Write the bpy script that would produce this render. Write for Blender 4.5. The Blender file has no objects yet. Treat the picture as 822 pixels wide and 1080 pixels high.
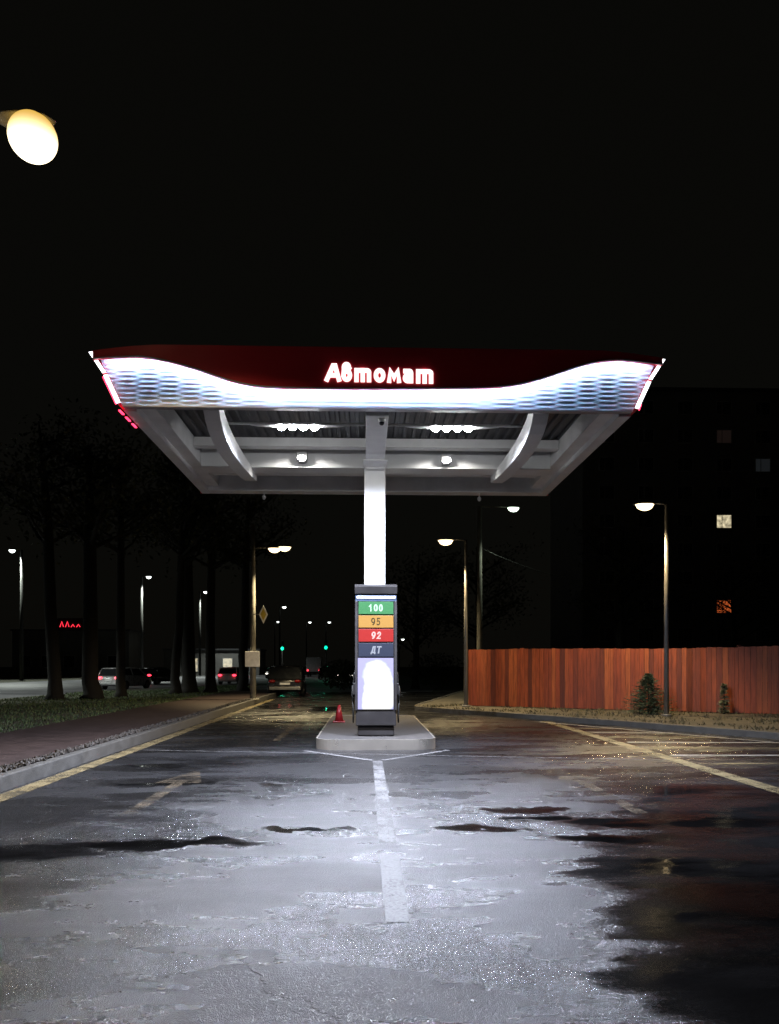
import bpy, bmesh, math, random
from math import sin, cos, pi, radians
from mathutils import Vector, Matrix, noise

random.seed(7)
S = bpy.context.scene
COL = S.collection

# ------------------------------------------------------------------ camera model (photo 822x1080, focal 800 px)
F, HX, HY, CH, YAW = 800.0, 411.0, 702.0, 1.6, radians(1.8)
FW = Vector((sin(YAW), cos(YAW), 0)); RT = Vector((cos(YAW), -sin(YAW), 0))
def at(px, py, d):
    return Vector((0, 0, CH)) + FW*d + RT*((px-HX)/F*d) + Vector((0, 0, (HY-py)/F*d))
def gnd(px, py, z=0.0):
    return at(px, py, (CH-z)*F/(py-HY))

# ------------------------------------------------------------------ materials
def lin(c):
    return tuple(((v/255)/12.92 if v/255 <= .04045 else ((v/255+.055)/1.055)**2.4) for v in c)
def newmat(name):
    m = bpy.data.materials.new(name); m.use_nodes = True
    nt = m.node_tree; b = nt.nodes['Principled BSDF']
    return m, nt, b
def mat(name, col, rough=.5, metal=0, var=.15, scale=6, bump=0, bscale=60, rvar=.1, coat=0):
    m, nt, b = newmat(name); N = nt.nodes; L = nt.links
    tc = N.new('ShaderNodeTexCoord')
    n = N.new('ShaderNodeTexNoise'); n.inputs['Scale'].default_value = scale; n.inputs['Detail'].default_value = 6
    L.new(tc.outputs['Object'], n.inputs['Vector'])
    r = N.new('ShaderNodeMapRange'); r.inputs[1].default_value = .3; r.inputs[2].default_value = .7
    r.inputs[3].default_value = 1-var; r.inputs[4].default_value = 1+var
    L.new(n.outputs['Fac'], r.inputs[0])
    mx = N.new('ShaderNodeVectorMath'); mx.operation = 'SCALE'; mx.inputs[0].default_value = col[:3]
    L.new(r.outputs[0], mx.inputs['Scale']); L.new(mx.outputs[0], b.inputs['Base Color'])
    r2 = N.new('ShaderNodeMapRange'); r2.inputs[1].default_value = .3; r2.inputs[2].default_value = .7
    r2.inputs[3].default_value = max(.02, rough-rvar); r2.inputs[4].default_value = min(1, rough+rvar)
    L.new(n.outputs['Fac'], r2.inputs[0]); L.new(r2.outputs[0], b.inputs['Roughness'])
    b.inputs['Metallic'].default_value = metal
    if coat: b.inputs['Coat Weight'].default_value = coat
    if bump:
        n2 = N.new('ShaderNodeTexNoise'); n2.inputs['Scale'].default_value = bscale; n2.inputs['Detail'].default_value = 4
        L.new(tc.outputs['Object'], n2.inputs['Vector'])
        bp = N.new('ShaderNodeBump'); bp.inputs['Strength'].default_value = bump; bp.inputs['Distance'].default_value = .01
        L.new(n2.outputs['Fac'], bp.inputs['Height']); L.new(bp.outputs[0], b.inputs['Normal'])
    return m
def emit(name, col, strength, base=(.8, .8, .8), var=0):
    m, nt, b = newmat(name)
    b.inputs['Base Color'].default_value = (*base, 1); b.inputs['Emission Color'].default_value = (*col, 1)
    b.inputs['Emission Strength'].default_value = strength; b.inputs['Roughness'].default_value = .4
    if var:
        N = nt.nodes; L = nt.links
        tc = N.new('ShaderNodeTexCoord'); n = N.new('ShaderNodeTexNoise'); n.inputs['Scale'].default_value = 3
        L.new(tc.outputs['Object'], n.inputs['Vector'])
        r = N.new('ShaderNodeMapRange'); r.inputs[1].default_value = .35; r.inputs[2].default_value = .65
        r.inputs[3].default_value = strength*(1-var); r.inputs[4].default_value = strength*(1+var)
        L.new(n.outputs['Fac'], r.inputs[0]); L.new(r.outputs[0], b.inputs['Emission Strength'])
    return m

def mnode(nt, op, a, b=None, c=None):
    n = nt.nodes.new('ShaderNodeMath'); n.operation = op
    for i, v in enumerate((a, b, c)):
        if v is None: continue
        if isinstance(v, (int, float)): n.inputs[i].default_value = v
        else: nt.links.new(v, n.inputs[i])
    return n.outputs[0]
def smooth(nt, v, lo, hi, o0=0, o1=1):
    r = nt.nodes.new('ShaderNodeMapRange'); r.interpolation_type = 'SMOOTHSTEP'
    nt.links.new(v, r.inputs[0]); r.inputs[1].default_value = lo; r.inputs[2].default_value = hi
    r.inputs[3].default_value = o0; r.inputs[4].default_value = o1
    return r.outputs[0]
def tnoise(nt, vec, scale, detail=5, rough=.55):
    n = nt.nodes.new('ShaderNodeTexNoise'); n.inputs['Scale'].default_value = scale
    n.inputs['Detail'].default_value = detail; n.inputs['Roughness'].default_value = rough
    nt.links.new(vec, n.inputs['Vector']); return n.outputs['Fac']

# films of standing water on the forecourt: world x, y, half width, half length, weight
PUDDLES = [(4.9, 4.2, 3.0, 3.9, 1.6), (4.7, 8.2, 1.5, 1.6, 1.3), (3.3, 3.0, 1.5, 1.0, .9),
           (1.05, 7.4, .34, .13, .9), (1.75, 8.35, .55, .22, .95), (2.35, 6.95, .7, .16, .9),
           (1.75, 7.9, .3, .10, .8), (2.9, 7.7, .8, .2, .8),
           (-.55, 7.45, .45, .10, .8), (-1.75, 6.85, .8, .15, .8), (-3.6, 6.5, 1.2, .3, .75),
           
           (-2.6, 10.3, .7, .22, .7), (-1.2, 10.2, .4, .14, .7), (-3.3, 12.2, .7, .25, .6), (-3.4, 30.2, .7, 1.9, 1.7), (-1.5, 28.2, .5, 1.6, 1.6), (-2.9, 24.6, .5, .35, .8), (-2.2, 21.5, .6, .3, .8)]
def asphalt(name, wet=True, base=.023):
    m, nt, b = newmat(name); N = nt.nodes; L = nt.links
    geo = N.new('ShaderNodeNewGeometry'); P = geo.outputs['Position']
    mp = N.new('ShaderNodeMapping'); mp.inputs['Scale'].default_value = (.55, 1.35, 1); L.new(P, mp.inputs['Vector'])
    big = tnoise(nt, P, .35, 6, .6); med = tnoise(nt, mp.outputs[0], 1.1, 6, .62); fine = tnoise(nt, P, 38, 6, .68)
    grain = tnoise(nt, P, 150, 2, .5)
    vor = N.new('ShaderNodeTexVoronoi'); vor.inputs['Scale'].default_value = 160; L.new(P, vor.inputs['Vector'])
    # colour: stone chips and patches
    c = mnode(nt, 'MULTIPLY', smooth(nt, med, .3, .7, .75, 1.25), smooth(nt, grain, .25, .75, .6, 1.5))
    c = mnode(nt, 'MULTIPLY', c, smooth(nt, big, .3, .7, .65, 1.3))
    c = mnode(nt, 'MULTIPLY', c, base)
    puddle = None
    if wet:
        sx = N.new('ShaderNodeSeparateXYZ'); L.new(P, sx.inputs[0])
        wp_ = P                                           # ragged outlines: bend the plan coordinates before testing the hollows
        for sc0, amp in ((.9, 1.3), (3.2, .55), (11, .16)):
            na = N.new('ShaderNodeTexNoise'); na.inputs['Scale'].default_value = sc0; na.inputs['Detail'].default_value = 3; L.new(P, na.inputs['Vector'])
            sb_ = N.new('ShaderNodeVectorMath'); sb_.operation = 'SUBTRACT'; L.new(na.outputs['Color'], sb_.inputs[0]); sb_.inputs[1].default_value = (.5, .5, .5)
            ml_ = N.new('ShaderNodeVectorMath'); ml_.operation = 'MULTIPLY'; L.new(sb_.outputs[0], ml_.inputs[0]); ml_.inputs[1].default_value = (amp, amp*.8, 0)
            ad_ = N.new('ShaderNodeVectorMath'); ad_.operation = 'ADD'; L.new(wp_, ad_.inputs[0]); L.new(ml_.outputs[0], ad_.inputs[1]); wp_ = ad_.outputs[0]
        sw = N.new('ShaderNodeSeparateXYZ'); L.new(wp_, sw.inputs[0])
        w1 = mnode(nt, 'MULTIPLY', mnode(nt, 'SUBTRACT', med, .5), 2.4)
        w2 = mnode(nt, 'MULTIPLY', mnode(nt, 'SUBTRACT', fine, .5), .9)
        for (x, y, rx, ry, wgt) in PUDDLES:
            dx = mnode(nt, 'DIVIDE', mnode(nt, 'SUBTRACT', sw.outputs[0], x), rx)
            dy = mnode(nt, 'DIVIDE', mnode(nt, 'SUBTRACT', sw.outputs[1], y), ry)
            r2 = mnode(nt, 'MULTIPLY', .86, mnode(nt, 'ADD', mnode(nt, 'MULTIPLY', dx, dx), mnode(nt, 'MULTIPLY', dy, dy)))
            v = mnode(nt, 'MULTIPLY', mnode(nt, 'SUBTRACT', 1.25, r2), wgt)
            puddle = v if puddle is None else mnode(nt, 'MAXIMUM', puddle, v)
        pm = mnode(nt, 'ADD', mnode(nt, 'ADD', mnode(nt, 'MAXIMUM', puddle, -.6), w1), w2)
        film = smooth(nt, pm, -.1, .95)
        mp2 = N.new('ShaderNodeMapping'); mp2.inputs['Scale'].default_value = (.33, 1.0, 1); mp2.inputs['Location'].default_value = (3.7, 1.3, 0); L.new(P, mp2.inputs['Vector'])
        wn = tnoise(nt, mp2.outputs[0], .85, 7, .66)
        side = smooth(nt, mnode(nt, 'ABSOLUTE', mnode(nt, 'SUBTRACT', sx.outputs[0], .2)), .3, 2.4, .30, 1)
        damp = mnode(nt, 'MULTIPLY', smooth(nt, mnode(nt, 'ADD', wn, mnode(nt, 'MULTIPLY', mnode(nt, 'SUBTRACT', fine, .5), .14)), .42, .58), side)
        c = mnode(nt, 'MULTIPLY', c, mnode(nt, 'SUBTRACT', 1, mnode(nt, 'MULTIPLY', damp, .70)))
        c = mnode(nt, 'MULTIPLY', c, mnode(nt, 'SUBTRACT', 1, mnode(nt, 'MULTIPLY', film, .55)))
        rough = mnode(nt, 'SUBTRACT', smooth(nt, big, .3, .7, .41, .28), mnode(nt, 'ADD', mnode(nt, 'MULTIPLY', smooth(nt, med, .40, .66), .10), mnode(nt, 'MULTIPLY', damp, .10)))
        mixr = N.new('ShaderNodeMix'); mixr.data_type = 'FLOAT'; L.new(film, mixr.inputs[0]); L.new(rough, mixr.inputs[2]); mixr.inputs[3].default_value = .07
        L.new(mixr.outputs[0], b.inputs['Roughness'])
        bs = mnode(nt, 'SUBTRACT', smooth(nt, med, .35, .65, 1.0, .7), mnode(nt, 'MULTIPLY', mnode(nt, 'MINIMUM', mnode(nt, 'MULTIPLY', film, 2.2), 1), .74))
    else:
        b.inputs['Roughness'].default_value = .6; bs = .5
    cc = N.new('ShaderNodeCombineColor')
    L.new(mnode(nt, 'MULTIPLY', c, .97), cc.inputs[0]); L.new(mnode(nt, 'MULTIPLY', c, .97), cc.inputs[1]); L.new(mnode(nt, 'MULTIPLY', c, 1.06), cc.inputs[2])  # slight blue cast of the band's reflected light tinted evenly into the colour
    L.new(cc.outputs[0], b.inputs['Base Color'])
    # hairline cracks along irregular plates, and polished wheel tracks
    dist = N.new('ShaderNodeVectorMath'); dist.operation = 'ADD'; L.new(P, dist.inputs[0])
    nz = N.new('ShaderNodeTexNoise'); nz.inputs['Scale'].default_value = 1.6; nz.inputs['Detail'].default_value = 5; L.new(P, nz.inputs['Vector'])
    sc_ = N.new('ShaderNodeVectorMath'); sc_.operation = 'SCALE'; sc_.inputs['Scale'].default_value = .8; L.new(nz.outputs['Color'], sc_.inputs[0]); L.new(sc_.outputs[0], dist.inputs[1])
    cv = N.new('ShaderNodeTexVoronoi'); cv.feature = 'DISTANCE_TO_EDGE'; cv.inputs['Scale'].default_value = .22; L.new(dist.outputs[0], cv.inputs['Vector'])
    crack = mnode(nt, 'MULTIPLY', smooth(nt, cv.outputs['Distance'], .0015, .006, 1, 0), smooth(nt, big, .42, .55))
    h = mnode(nt, 'ADD', mnode(nt, 'MULTIPLY', vor.outputs['Distance'], -.75), mnode(nt, 'MULTIPLY', fine, 1.0))
    h = mnode(nt, 'SUBTRACT', h, mnode(nt, 'MULTIPLY', crack, 1.5))
    h = mnode(nt, 'ADD', h, mnode(nt, 'MULTIPLY', grain, .35))
    bp = N.new('ShaderNodeBump'); bp.inputs['Distance'].default_value = .0046; L.new(h, bp.inputs['Height'])
    if wet: L.new(bs, bp.inputs['Strength'])
    else: bp.inputs['Strength'].default_value = bs
    L.new(bp.outputs[0], b.inputs['Normal'])
    b.inputs['IOR'].default_value = 1.5
    return m
def paint(name, col, wear=.5):
    m, nt, b = newmat(name); N = nt.nodes; L = nt.links
    geo = N.new('ShaderNodeNewGeometry'); P = geo.outputs['Position']
    n1 = tnoise(nt, P, 2.2, 8, .7); n2 = tnoise(nt, P, 40, 4, .7)
    w = mnode(nt, 'ADD', mnode(nt, 'MULTIPLY', n1, .65), mnode(nt, 'MULTIPLY', n2, .35))
    k = smooth(nt, w, wear-.12, wear+.10)
    v_ = N.new('ShaderNodeVectorMath'); v_.operation = 'SCALE'; v_.inputs[0].default_value = col; L.new(smooth(nt, n2, .3, .7, .6, 1.2), v_.inputs['Scale'])
    L.new(v_.outputs[0], b.inputs['Base Color'])
    tr_ = N.new('ShaderNodeBsdfTransparent'); ms = N.new('ShaderNodeMixShader'); L.new(k, ms.inputs[0]); L.new(tr_.outputs[0], ms.inputs[1]); L.new(b.outputs[0], ms.inputs[2])
    L.new(ms.outputs[0], N['Material Output'].inputs['Surface'])
    b.inputs['Roughness'].default_value = .58
    bp = N.new('ShaderNodeBump'); bp.inputs['Distance'].default_value = .004; bp.inputs['Strength'].default_value = .5
    L.new(tnoise(nt, P, 60, 4), bp.inputs['Height']); L.new(bp.outputs[0], b.inputs['Normal'])
    return m

M = dict(
    asphalt=asphalt('wet_asphalt'), road=asphalt('dry_asphalt', False, .13),
    white_paint=paint('worn_white_paint', (.105, .105, .11), .39), yellow_paint=paint('worn_yellow_paint', (.22, .175, .09), .48),
    hatch_paint=paint('hatch_white_paint', (.36, .34, .31), .42), faded_yellow=paint('faded_yellow_paint', (.10, .073, .04), .555), faded_white=paint('faded_white_paint', (.14, .14, .145), .485),
    island_top=mat('island_concrete', (.05, .047, .046), .75, var=.3, scale=5, bump=.4),
    concrete=mat('kerb_concrete', (.07, .067, .062), .7, var=.25, scale=5, bump=.4),
    red_path=mat('red_paving', (.034, .020, .018), .75, var=.3, scale=4, bump=.5, bscale=40),
    soil=mat('soil', (.05, .05, .035), .9, var=.4, scale=1.5, bump=.5, bscale=20),
    verge=mat('verge_grit', (.075, .066, .048), .9, var=.45, scale=3, bump=.8, bscale=30),
    grass=mat('grass_blades', (.055, .085, .03), .7, var=.5, scale=2),
    gravel=mat('gravel_stone', (.05, .043, .038), .7, var=.7, scale=12, bump=.4),
    white_metal=mat('white_enamel', (.86, .86, .85), .42, var=.05, scale=2),
    beam=mat('painted_steel', (.82, .81, .80), .5, var=.10, scale=2.5),
    deck=mat('grey_deck', (.055, .055, .06), .55, var=.15, scale=3),
    red_panel=mat('dark_red_panel', (.80, .030, .052), .45, var=.06, scale=1),
    trim=mat('grey_trim', (.40, .36, .36), .45, var=.05),
    wave=mat('white_ripple', (.70, .74, .82), .45, var=.03),
    dark_case=mat('charcoal_case', (.028, .026, .027), .4, var=.1, scale=4),
    black=mat('black_rubber', (.015, .015, .015), .5),
    steel=mat('brushed_steel', (.62, .58, .52), .33, metal=.75, var=.05, scale=3),
    blue_case=mat('pale_blue_header', (.035, .055, .10), .4, var=.05),
    galv=mat('galvanised_pole', (.16, .157, .153), .45, metal=.4, var=.15, scale=3),
    far_pole=mat('weathered_pole', (.03, .03, .026), .8, var=.25, scale=3),
    conc_pole=mat('concrete_pole', (.20, .19, .16), .8, var=.25, scale=4, bump=.3),
    bark=mat('tree_bark', (.013, .011, .009), .9, var=.4, scale=8, bump=.9, bscale=18),
    leaf=mat('dark_leaf', (.04, .05, .02), .6, var=.5, scale=1.2),
    needle=mat('spruce_needle', (.030, .060, .035), .6, var=.5, scale=5),
    pale_needle=mat('pale_needle', (.13, .15, .09), .6, var=.5, scale=5),
    wall=mat('block_wall', (.16, .155, .15), .85, var=.15, scale=.8, bump=.3, bscale=10),
    frame=mat('window_frame', (.35, .35, .35), .5),
    glass=mat('dark_glass', (.02, .022, .025), .08, var=.1, rvar=.03),
    orange_plastic=mat('red_plastic', (.32, .015, .022), .4),
    white_plastic=mat('white_plastic', (.75, .75, .75), .4),
    yellow_sign=mat('yellow_sign', (.55, .40, .05), .5),
    warm_lamp=emit('warm_lamp_lens', (1, .74, .40), 4.5), sodium=emit('sodium_bowl', (1, .82, .48), 2.2),
    cool_lamp=emit('cool_lamp_lens', (.80, 1, .80), 4), white_lamp=emit('white_lamp_lens', (.95, .97, 1), 150), far_lamp=emit('far_lamp_lens', (.93, 1, .96), 4),
    led=emit('white_led_strip', (.36, .66, 1), 95), led_edge=emit('edge_led_strip', (.93, .93, 1), 3), red_led=emit('red_led_strip', (1, .03, .10), 3.5),
    letter=emit('backlit_letter', (1, .97, .95), 1.3), cap_led=emit('cap_led_strip', (.85, .93, 1), 2.2),
    screen=emit('lit_screen', (.90, .90, 1), 2.2, var=.45),
    tail=emit('tail_lamp', (1, .03, .06), 5), tail_off=mat('unlit_tail_lamp', (.25, .01, .012), .25), head=emit('head_lamp', (1, .93, .82), 3),
    green=emit('green_signal', (.0, .75, .36), 2.6), neon=emit('red_neon', (1, .03, .06), 1.6),
    win_warm=emit('lit_window', (1, .86, .55), .55, var=.5), win_dim=emit('dim_window', (1, .5, .42), .005), win_cool=emit('cool_window', (.7, .85, 1), .008), win_orange=emit('orange_window', (1, .18, .04), .32, var=.8),
    shop=emit('lit_shop_window', (1, .78, .42), .35, var=.6),
)
def light_panel(name, col, e):
    return emit(name, lin(col), e, tuple(v*.25 for v in lin(col)))
def glare_globe_mat():                                          # lamp glare painted as a globe: white core fading to a yellow rim
    m, nt, b = newmat('sodium_glare_globe'); N = nt.nodes; L = nt.links
    geo = N.new('ShaderNodeNewGeometry'); sx = N.new('ShaderNodeSeparateXYZ'); L.new(geo.outputs['Normal'], sx.inputs[0])
    k = smooth(nt, sx.outputs[2], -1, .75)
    cr = N.new('ShaderNodeValToRGB'); L.new(k, cr.inputs[0]); e = cr.color_ramp.elements
    e[0].position = 0; e[0].color = (1, .86, .58, 1); e[1].position = 1; e[1].color = (.55, .33, .06, 1)
    L.new(cr.outputs[0], b.inputs['Emission Color']); L.new(smooth(nt, k, 0, 1, 4, 1.5), b.inputs['Emission Strength'])
    b.inputs['Base Color'].default_value = (.8, .75, .6, 1); return m
M['sodium'] = glare_globe_mat()
def screen_mat():
    m, nt, b = newmat('lit_picture'); N = nt.nodes; L = nt.links
    tc = N.new('ShaderNodeTexCoord'); sx = N.new('ShaderNodeSeparateXYZ'); L.new(tc.outputs['Object'], sx.inputs[0])
    dx = mnode(nt, 'DIVIDE', mnode(nt, 'SUBTRACT', sx.outputs[0], .04), .34); dz = mnode(nt, 'DIVIDE', mnode(nt, 'SUBTRACT', sx.outputs[2], .93), .58)
    r = mnode(nt, 'SQRT', mnode(nt, 'ADD', mnode(nt, 'MULTIPLY', dx, dx), mnode(nt, 'MULTIPLY', mnode(nt, 'ABSOLUTE', dz), mnode(nt, 'MULTIPLY', dz, dz))))
    n = mnode(nt, 'ADD', r, mnode(nt, 'MULTIPLY', mnode(nt, 'SUBTRACT', tnoise(nt, tc.outputs['Object'], 2.0, 3, .5), .5), 1.2))
    cr = N.new('ShaderNodeValToRGB'); L.new(n, cr.inputs[0]); e = cr.color_ramp.elements
    e[0].position = .86; e[0].color = (1, 1, 1, 1); e[1].position = 1.0; e[1].color = (.48, .46, .92, 1); x = e.new(.98); x.color = (.50, .54, .95, 1)
    L.new(cr.outputs[0], b.inputs['Emission Color']); b.inputs['Emission Strength'].default_value = 1.05; b.inputs['Base Color'].default_value = (.05, .05, .05, 1); b.inputs['Roughness'].default_value = .2
    return m
M['screen'] = screen_mat()
M['g100'] = light_panel('green_grade', (72, 150, 90), .30)
M['g95'] = light_panel('amber_grade', (205, 155, 75), .38)
M['g92'] = light_panel('red_grade', (190, 42, 36), .40)
M['gdt'] = light_panel('slate_grade', (62, 70, 92), .2)
M['n100'] = light_panel('pale_green_digit', (200, 240, 205), .5)
M['n95'] = light_panel('dark_digit', (70, 60, 25), .3)
M['n92'] = light_panel('pale_red_digit', (250, 195, 185), .5)
M['ndt'] = light_panel('pale_grey_digit', (165, 170, 180), .5)
def plankmat():
    m, nt, b = newmat('stained_red_boards'); N = nt.nodes; L = nt.links
    at_ = N.new('ShaderNodeAttribute'); at_.attribute_name = 'tone'
    cr = N.new('ShaderNodeValToRGB'); L.new(at_.outputs['Fac'], cr.inputs[0])
    e = cr.color_ramp.elements; e[0].position = 0; e[0].color = (.07, .014, .008, 1); e[1].position = 1; e[1].color = (.33, .085, .024, 1)
    x = e.new(.5); x.color = (.24, .046, .015, 1)
    geo = N.new('ShaderNodeNewGeometry')
    mp = N.new('ShaderNodeMapping'); mp.inputs['Scale'].default_value = (14, 14, 1.2); L.new(geo.outputs['Position'], mp.inputs['Vector'])
    g = tnoise(nt, mp.outputs[0], 1.5, 6, .65)
    v = N.new('ShaderNodeVectorMath'); v.operation = 'SCALE'; L.new(cr.outputs[0], v.inputs[0]); L.new(smooth(nt, g, .3, .7, .65, 1.25), v.inputs['Scale'])
    L.new(v.outputs[0], b.inputs['Base Color']); b.inputs['Roughness'].default_value = .6
    bp = N.new('ShaderNodeBump'); bp.inputs['Strength'].default_value = .4; bp.inputs['Distance'].default_value = .005
    L.new(g, bp.inputs['Height']); L.new(bp.outputs[0], b.inputs['Normal'])
    return m
M['planks'] = plankmat()

# ------------------------------------------------------------------ mesh helpers
class MB:
    def __init__(s): s.bm = bmesh.new()
    def box(s, x0, x1, y0, y1, z0, z1, rz=0, c=None):
        vs = [s.bm.verts.new((x, y, z)) for x in (x0, x1) for y in (y0, y1) for z in (z0, z1)]
        if rz:
            piv = Vector(c) if c else Vector(((x0+x1)/2, (y0+y1)/2, 0))
            R = Matrix.Rotation(rz, 3, 'Z')
            for v in vs: v.co = R @ (v.co-piv) + piv
        for f in ((0, 1, 3, 2), (4, 6, 7, 5), (0, 4, 5, 1), (2, 3, 7, 6), (0, 2, 6, 4), (1, 5, 7, 3)):
            s.bm.faces.new([vs[i] for i in f])
        return s
    def cyl(s, p, q, r0, r1=None, n=12, cap=True):
        p = Vector(p); q = Vector(q); r1 = r0 if r1 is None else r1
        d = (q-p).normalized(); a = d.orthogonal().normalized(); b = d.cross(a)
        A = [s.bm.verts.new(p+(a*cos(2*pi*i/n)+b*sin(2*pi*i/n))*r0) for i in range(n)]
        B = [s.bm.verts.new(q+(a*cos(2*pi*i/n)+b*sin(2*pi*i/n))*r1) for i in range(n)]
        for i in range(n):
            f = s.bm.faces.new((A[i], A[(i+1) % n], B[(i+1) % n], B[i])); f.smooth = True
        if cap: s.bm.faces.new(A[::-1]); s.bm.faces.new(B)
        return s
    def tube(s, pts, r, n=8):
        pts = [Vector(p) for p in pts]; rs = r if isinstance(r, (list, tuple)) else [r]*len(pts)
        rings = []; a = None
        for i, p in enumerate(pts):
            d = (pts[min(i+1, len(pts)-1)]-pts[max(i-1, 0)]).normalized()
            a = d.orthogonal().normalized() if a is None else (a-d*a.dot(d)).normalized()
            b = d.cross(a)
            rings.append([s.bm.verts.new(p+(a*cos(2*pi*k/n)+b*sin(2*pi*k/n))*rs[i]) for k in range(n)])
        for i in range(len(rings)-1):
            for k in range(n):
                f = s.bm.faces.new((rings[i][k], rings[i][(k+1) % n], rings[i+1][(k+1) % n], rings[i+1][k])); f.smooth = True
        s.bm.faces.new(rings[0][::-1]); s.bm.faces.new(rings[-1])
        return s
    def prism(s, poly, vec):
        vec = Vector(vec); A = [s.bm.verts.new(p) for p in poly]; B = [s.bm.verts.new(Vector(p)+vec) for p in poly]
        n = len(poly)
        s.bm.faces.new(A[::-1]); s.bm.faces.new(B)
        for i in range(n): s.bm.faces.new((A[i], A[(i+1) % n], B[(i+1) % n], B[i]))
        return s
    def strip(s, up, lo, vec):                      # solid between two polylines of equal length
        vec = Vector(vec)
        U = [s.bm.verts.new(p) for p in up]; Lw = [s.bm.verts.new(p) for p in lo]
        U2 = [s.bm.verts.new(Vector(p)+vec) for p in up]; L2 = [s.bm.verts.new(Vector(p)+vec) for p in lo]
        for i in range(len(up)-1):
            s.bm.faces.new((U[i], U[i+1], Lw[i+1], Lw[i])); s.bm.faces.new((U2[i], L2[i], L2[i+1], U2[i+1]))
            s.bm.faces.new((U[i], U2[i], U2[i+1], U[i+1])); s.bm.faces.new((Lw[i], Lw[i+1], L2[i+1], L2[i]))
        for i in (0, -1): s.bm.faces.new((U[i], Lw[i], L2[i], U2[i]))
        return s
    def face(s, pts, smooth_=False):
        f = s.bm.faces.new([s.bm.verts.new(p) for p in pts]); f.smooth = smooth_; return s
    def ball(s, c, rx, ry=None, rz=None, u=14, v=8, zmin=-1):
        ry = rx if ry is None else ry; rz = rx if rz is None else rz
        before = set(s.bm.verts)
        r = bmesh.ops.create_uvsphere(s.bm, u_segments=u, v_segments=v, radius=1)
        for vt in r['verts']: vt.co = Vector((vt.co.x*rx, vt.co.y*ry, vt.co.z*rz))+Vector(c)
        for f in s.bm.faces:
            if f.verts[0] not in before: f.smooth = True
        return s
    def loft(s, rings, cap=True, smooth_=True):
        R = [[s.bm.verts.new(p) for p in r] for r in rings]; n = len(R[0])
        for i in range(len(R)-1):
            for k in range(n):
                f = s.bm.faces.new((R[i][k], R[i][(k+1) % n], R[i+1][(k+1) % n], R[i+1][k])); f.smooth = smooth_
        if cap: s.bm.faces.new(R[0][::-1]); s.bm.faces.new(R[-1])
        return s
    def build(s, name, m, parent=None, bevel=0, recalc=True):
        if recalc: bmesh.ops.recalc_face_normals(s.bm, faces=s.bm.faces[:])
        me = bpy.data.meshes.new(name); s.bm.to_mesh(me); s.bm.free()
        me.materials.append(M[m] if isinstance(m, str) else m)
        o = bpy.data.objects.new(name, me); COL.objects.link(o)
        if parent is not None:
            o.parent = parent
            g = parent
            off = Vector((0, 0, 0))
            while g is not None: off += g.location; g = g.parent
            me.transform(Matrix.Translation(-off))       # helpers work in world space, things hang off their base
        if bevel:
            b = o.modifiers.new('bevel', 'BEVEL'); b.width = bevel; b.segments = 2; b.limit_method = 'ANGLE'; b.angle_limit = radians(40)
        return o
def thing(name, label, cat, loc=(0, 0, 0), group=None):
    o = bpy.data.objects.new(name, None); COL.objects.link(o); o.location = loc; o.empty_display_size = .2
    o['label'] = label; o['category'] = cat
    if group: o['group'] = group
    return o
def tag(o, label, cat, group=None):
    o['label'] = label; o['category'] = cat
    if group: o['group'] = group
    return o
def struct(o, kind='structure'):
    o['kind'] = kind; return o
def lamp(name, kind, loc, power, col, parent=None, size=.1, aim=None, cone=150, blend=.6):
    d = bpy.data.lights.new(name, kind); d.energy = power; d.color = col
    if kind in ('POINT', 'SPOT'): d.shadow_soft_size = size
    if kind == 'SPOT': d.spot_size = radians(cone); d.spot_blend = blend
    if kind == 'AREA': d.size = size
    o = bpy.data.objects.new(name, d); COL.objects.link(o)
    v = (Vector(aim)-Vector(loc)) if aim else Vector((0, 0, -1))
    o.rotation_euler = v.to_track_quat('-Z', 'Y').to_euler()
    o.location = loc
    if parent is not None:
        o.parent = parent; off = Vector((0, 0, 0)); g = parent
        while g is not None: off += g.location; g = g.parent
        o.location = Vector(loc)-off
    return o
def arc(cx, cy, rx, ry, a0, a1, n=14):
    return [(cx+rx*cos(radians(a0+(a1-a0)*i/n)), cy+ry*sin(radians(a0+(a1-a0)*i/n))) for i in range(n+1)]
GLYPH = {
 '1': [[(.12, .74), (.55, 1), (.55, 0)]], '0': [arc(.5, .5, .42, .5, 90, 450, 24)],
 '9': [arc(.5, .68, .40, .32, 0, 360, 22), arc(.34, .68, .56, .68, 0, -80, 12)],
 '5': [[(.86, 1), (.26, 1), (.18, .52)]+arc(.46, .31, .40, .31, 130, -140, 16)],
 '2': [arc(.48, .68, .38, .32, 165, -25, 12)+[(.12, 0), (.92, 0)]],
 'Д': [[(0, -.12), (0, .06), (1, .06), (1, -.12)], [(.16, .06), (.36, 1), (.84, 1), (.84, .06)]], 'Т': [[(0, 1), (1, 1)], [(.5, 1), (.5, 0)]],
 'А': [[(.02, 0), (.50, 1), (.66, 1), (.96, 0)], [(.26, .30), (.80, .30)]],
 'в': [arc(.5, .29, .42, .29, 0, 360, 22), arc(.46, .78, .33, .22, -20, 200, 14)+[(.08, .3)], [(.78, .72), (.55, .55)]],
 'т': [[(.06, 0), (.06, 1), (.72, 1)]+arc(.78, .82, .16, .18, 90, 0, 6)+[(.94, 0)], [(.5, 1), (.5, 0)]],
 'о': [arc(.5, .5, .42, .5, 90, 450, 24)], 'м': [[(.04, 0), (.14, 1), (.5, .30), (.86, 1), (.96, 0)]],
 'а': [[(.14, 1), (.62, 1)]+arc(.68, .78, .22, .22, 90, 0, 6)+[(.90, 0)], arc(.46, .30, .38, .30, 0, 360, 20)],
}
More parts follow.
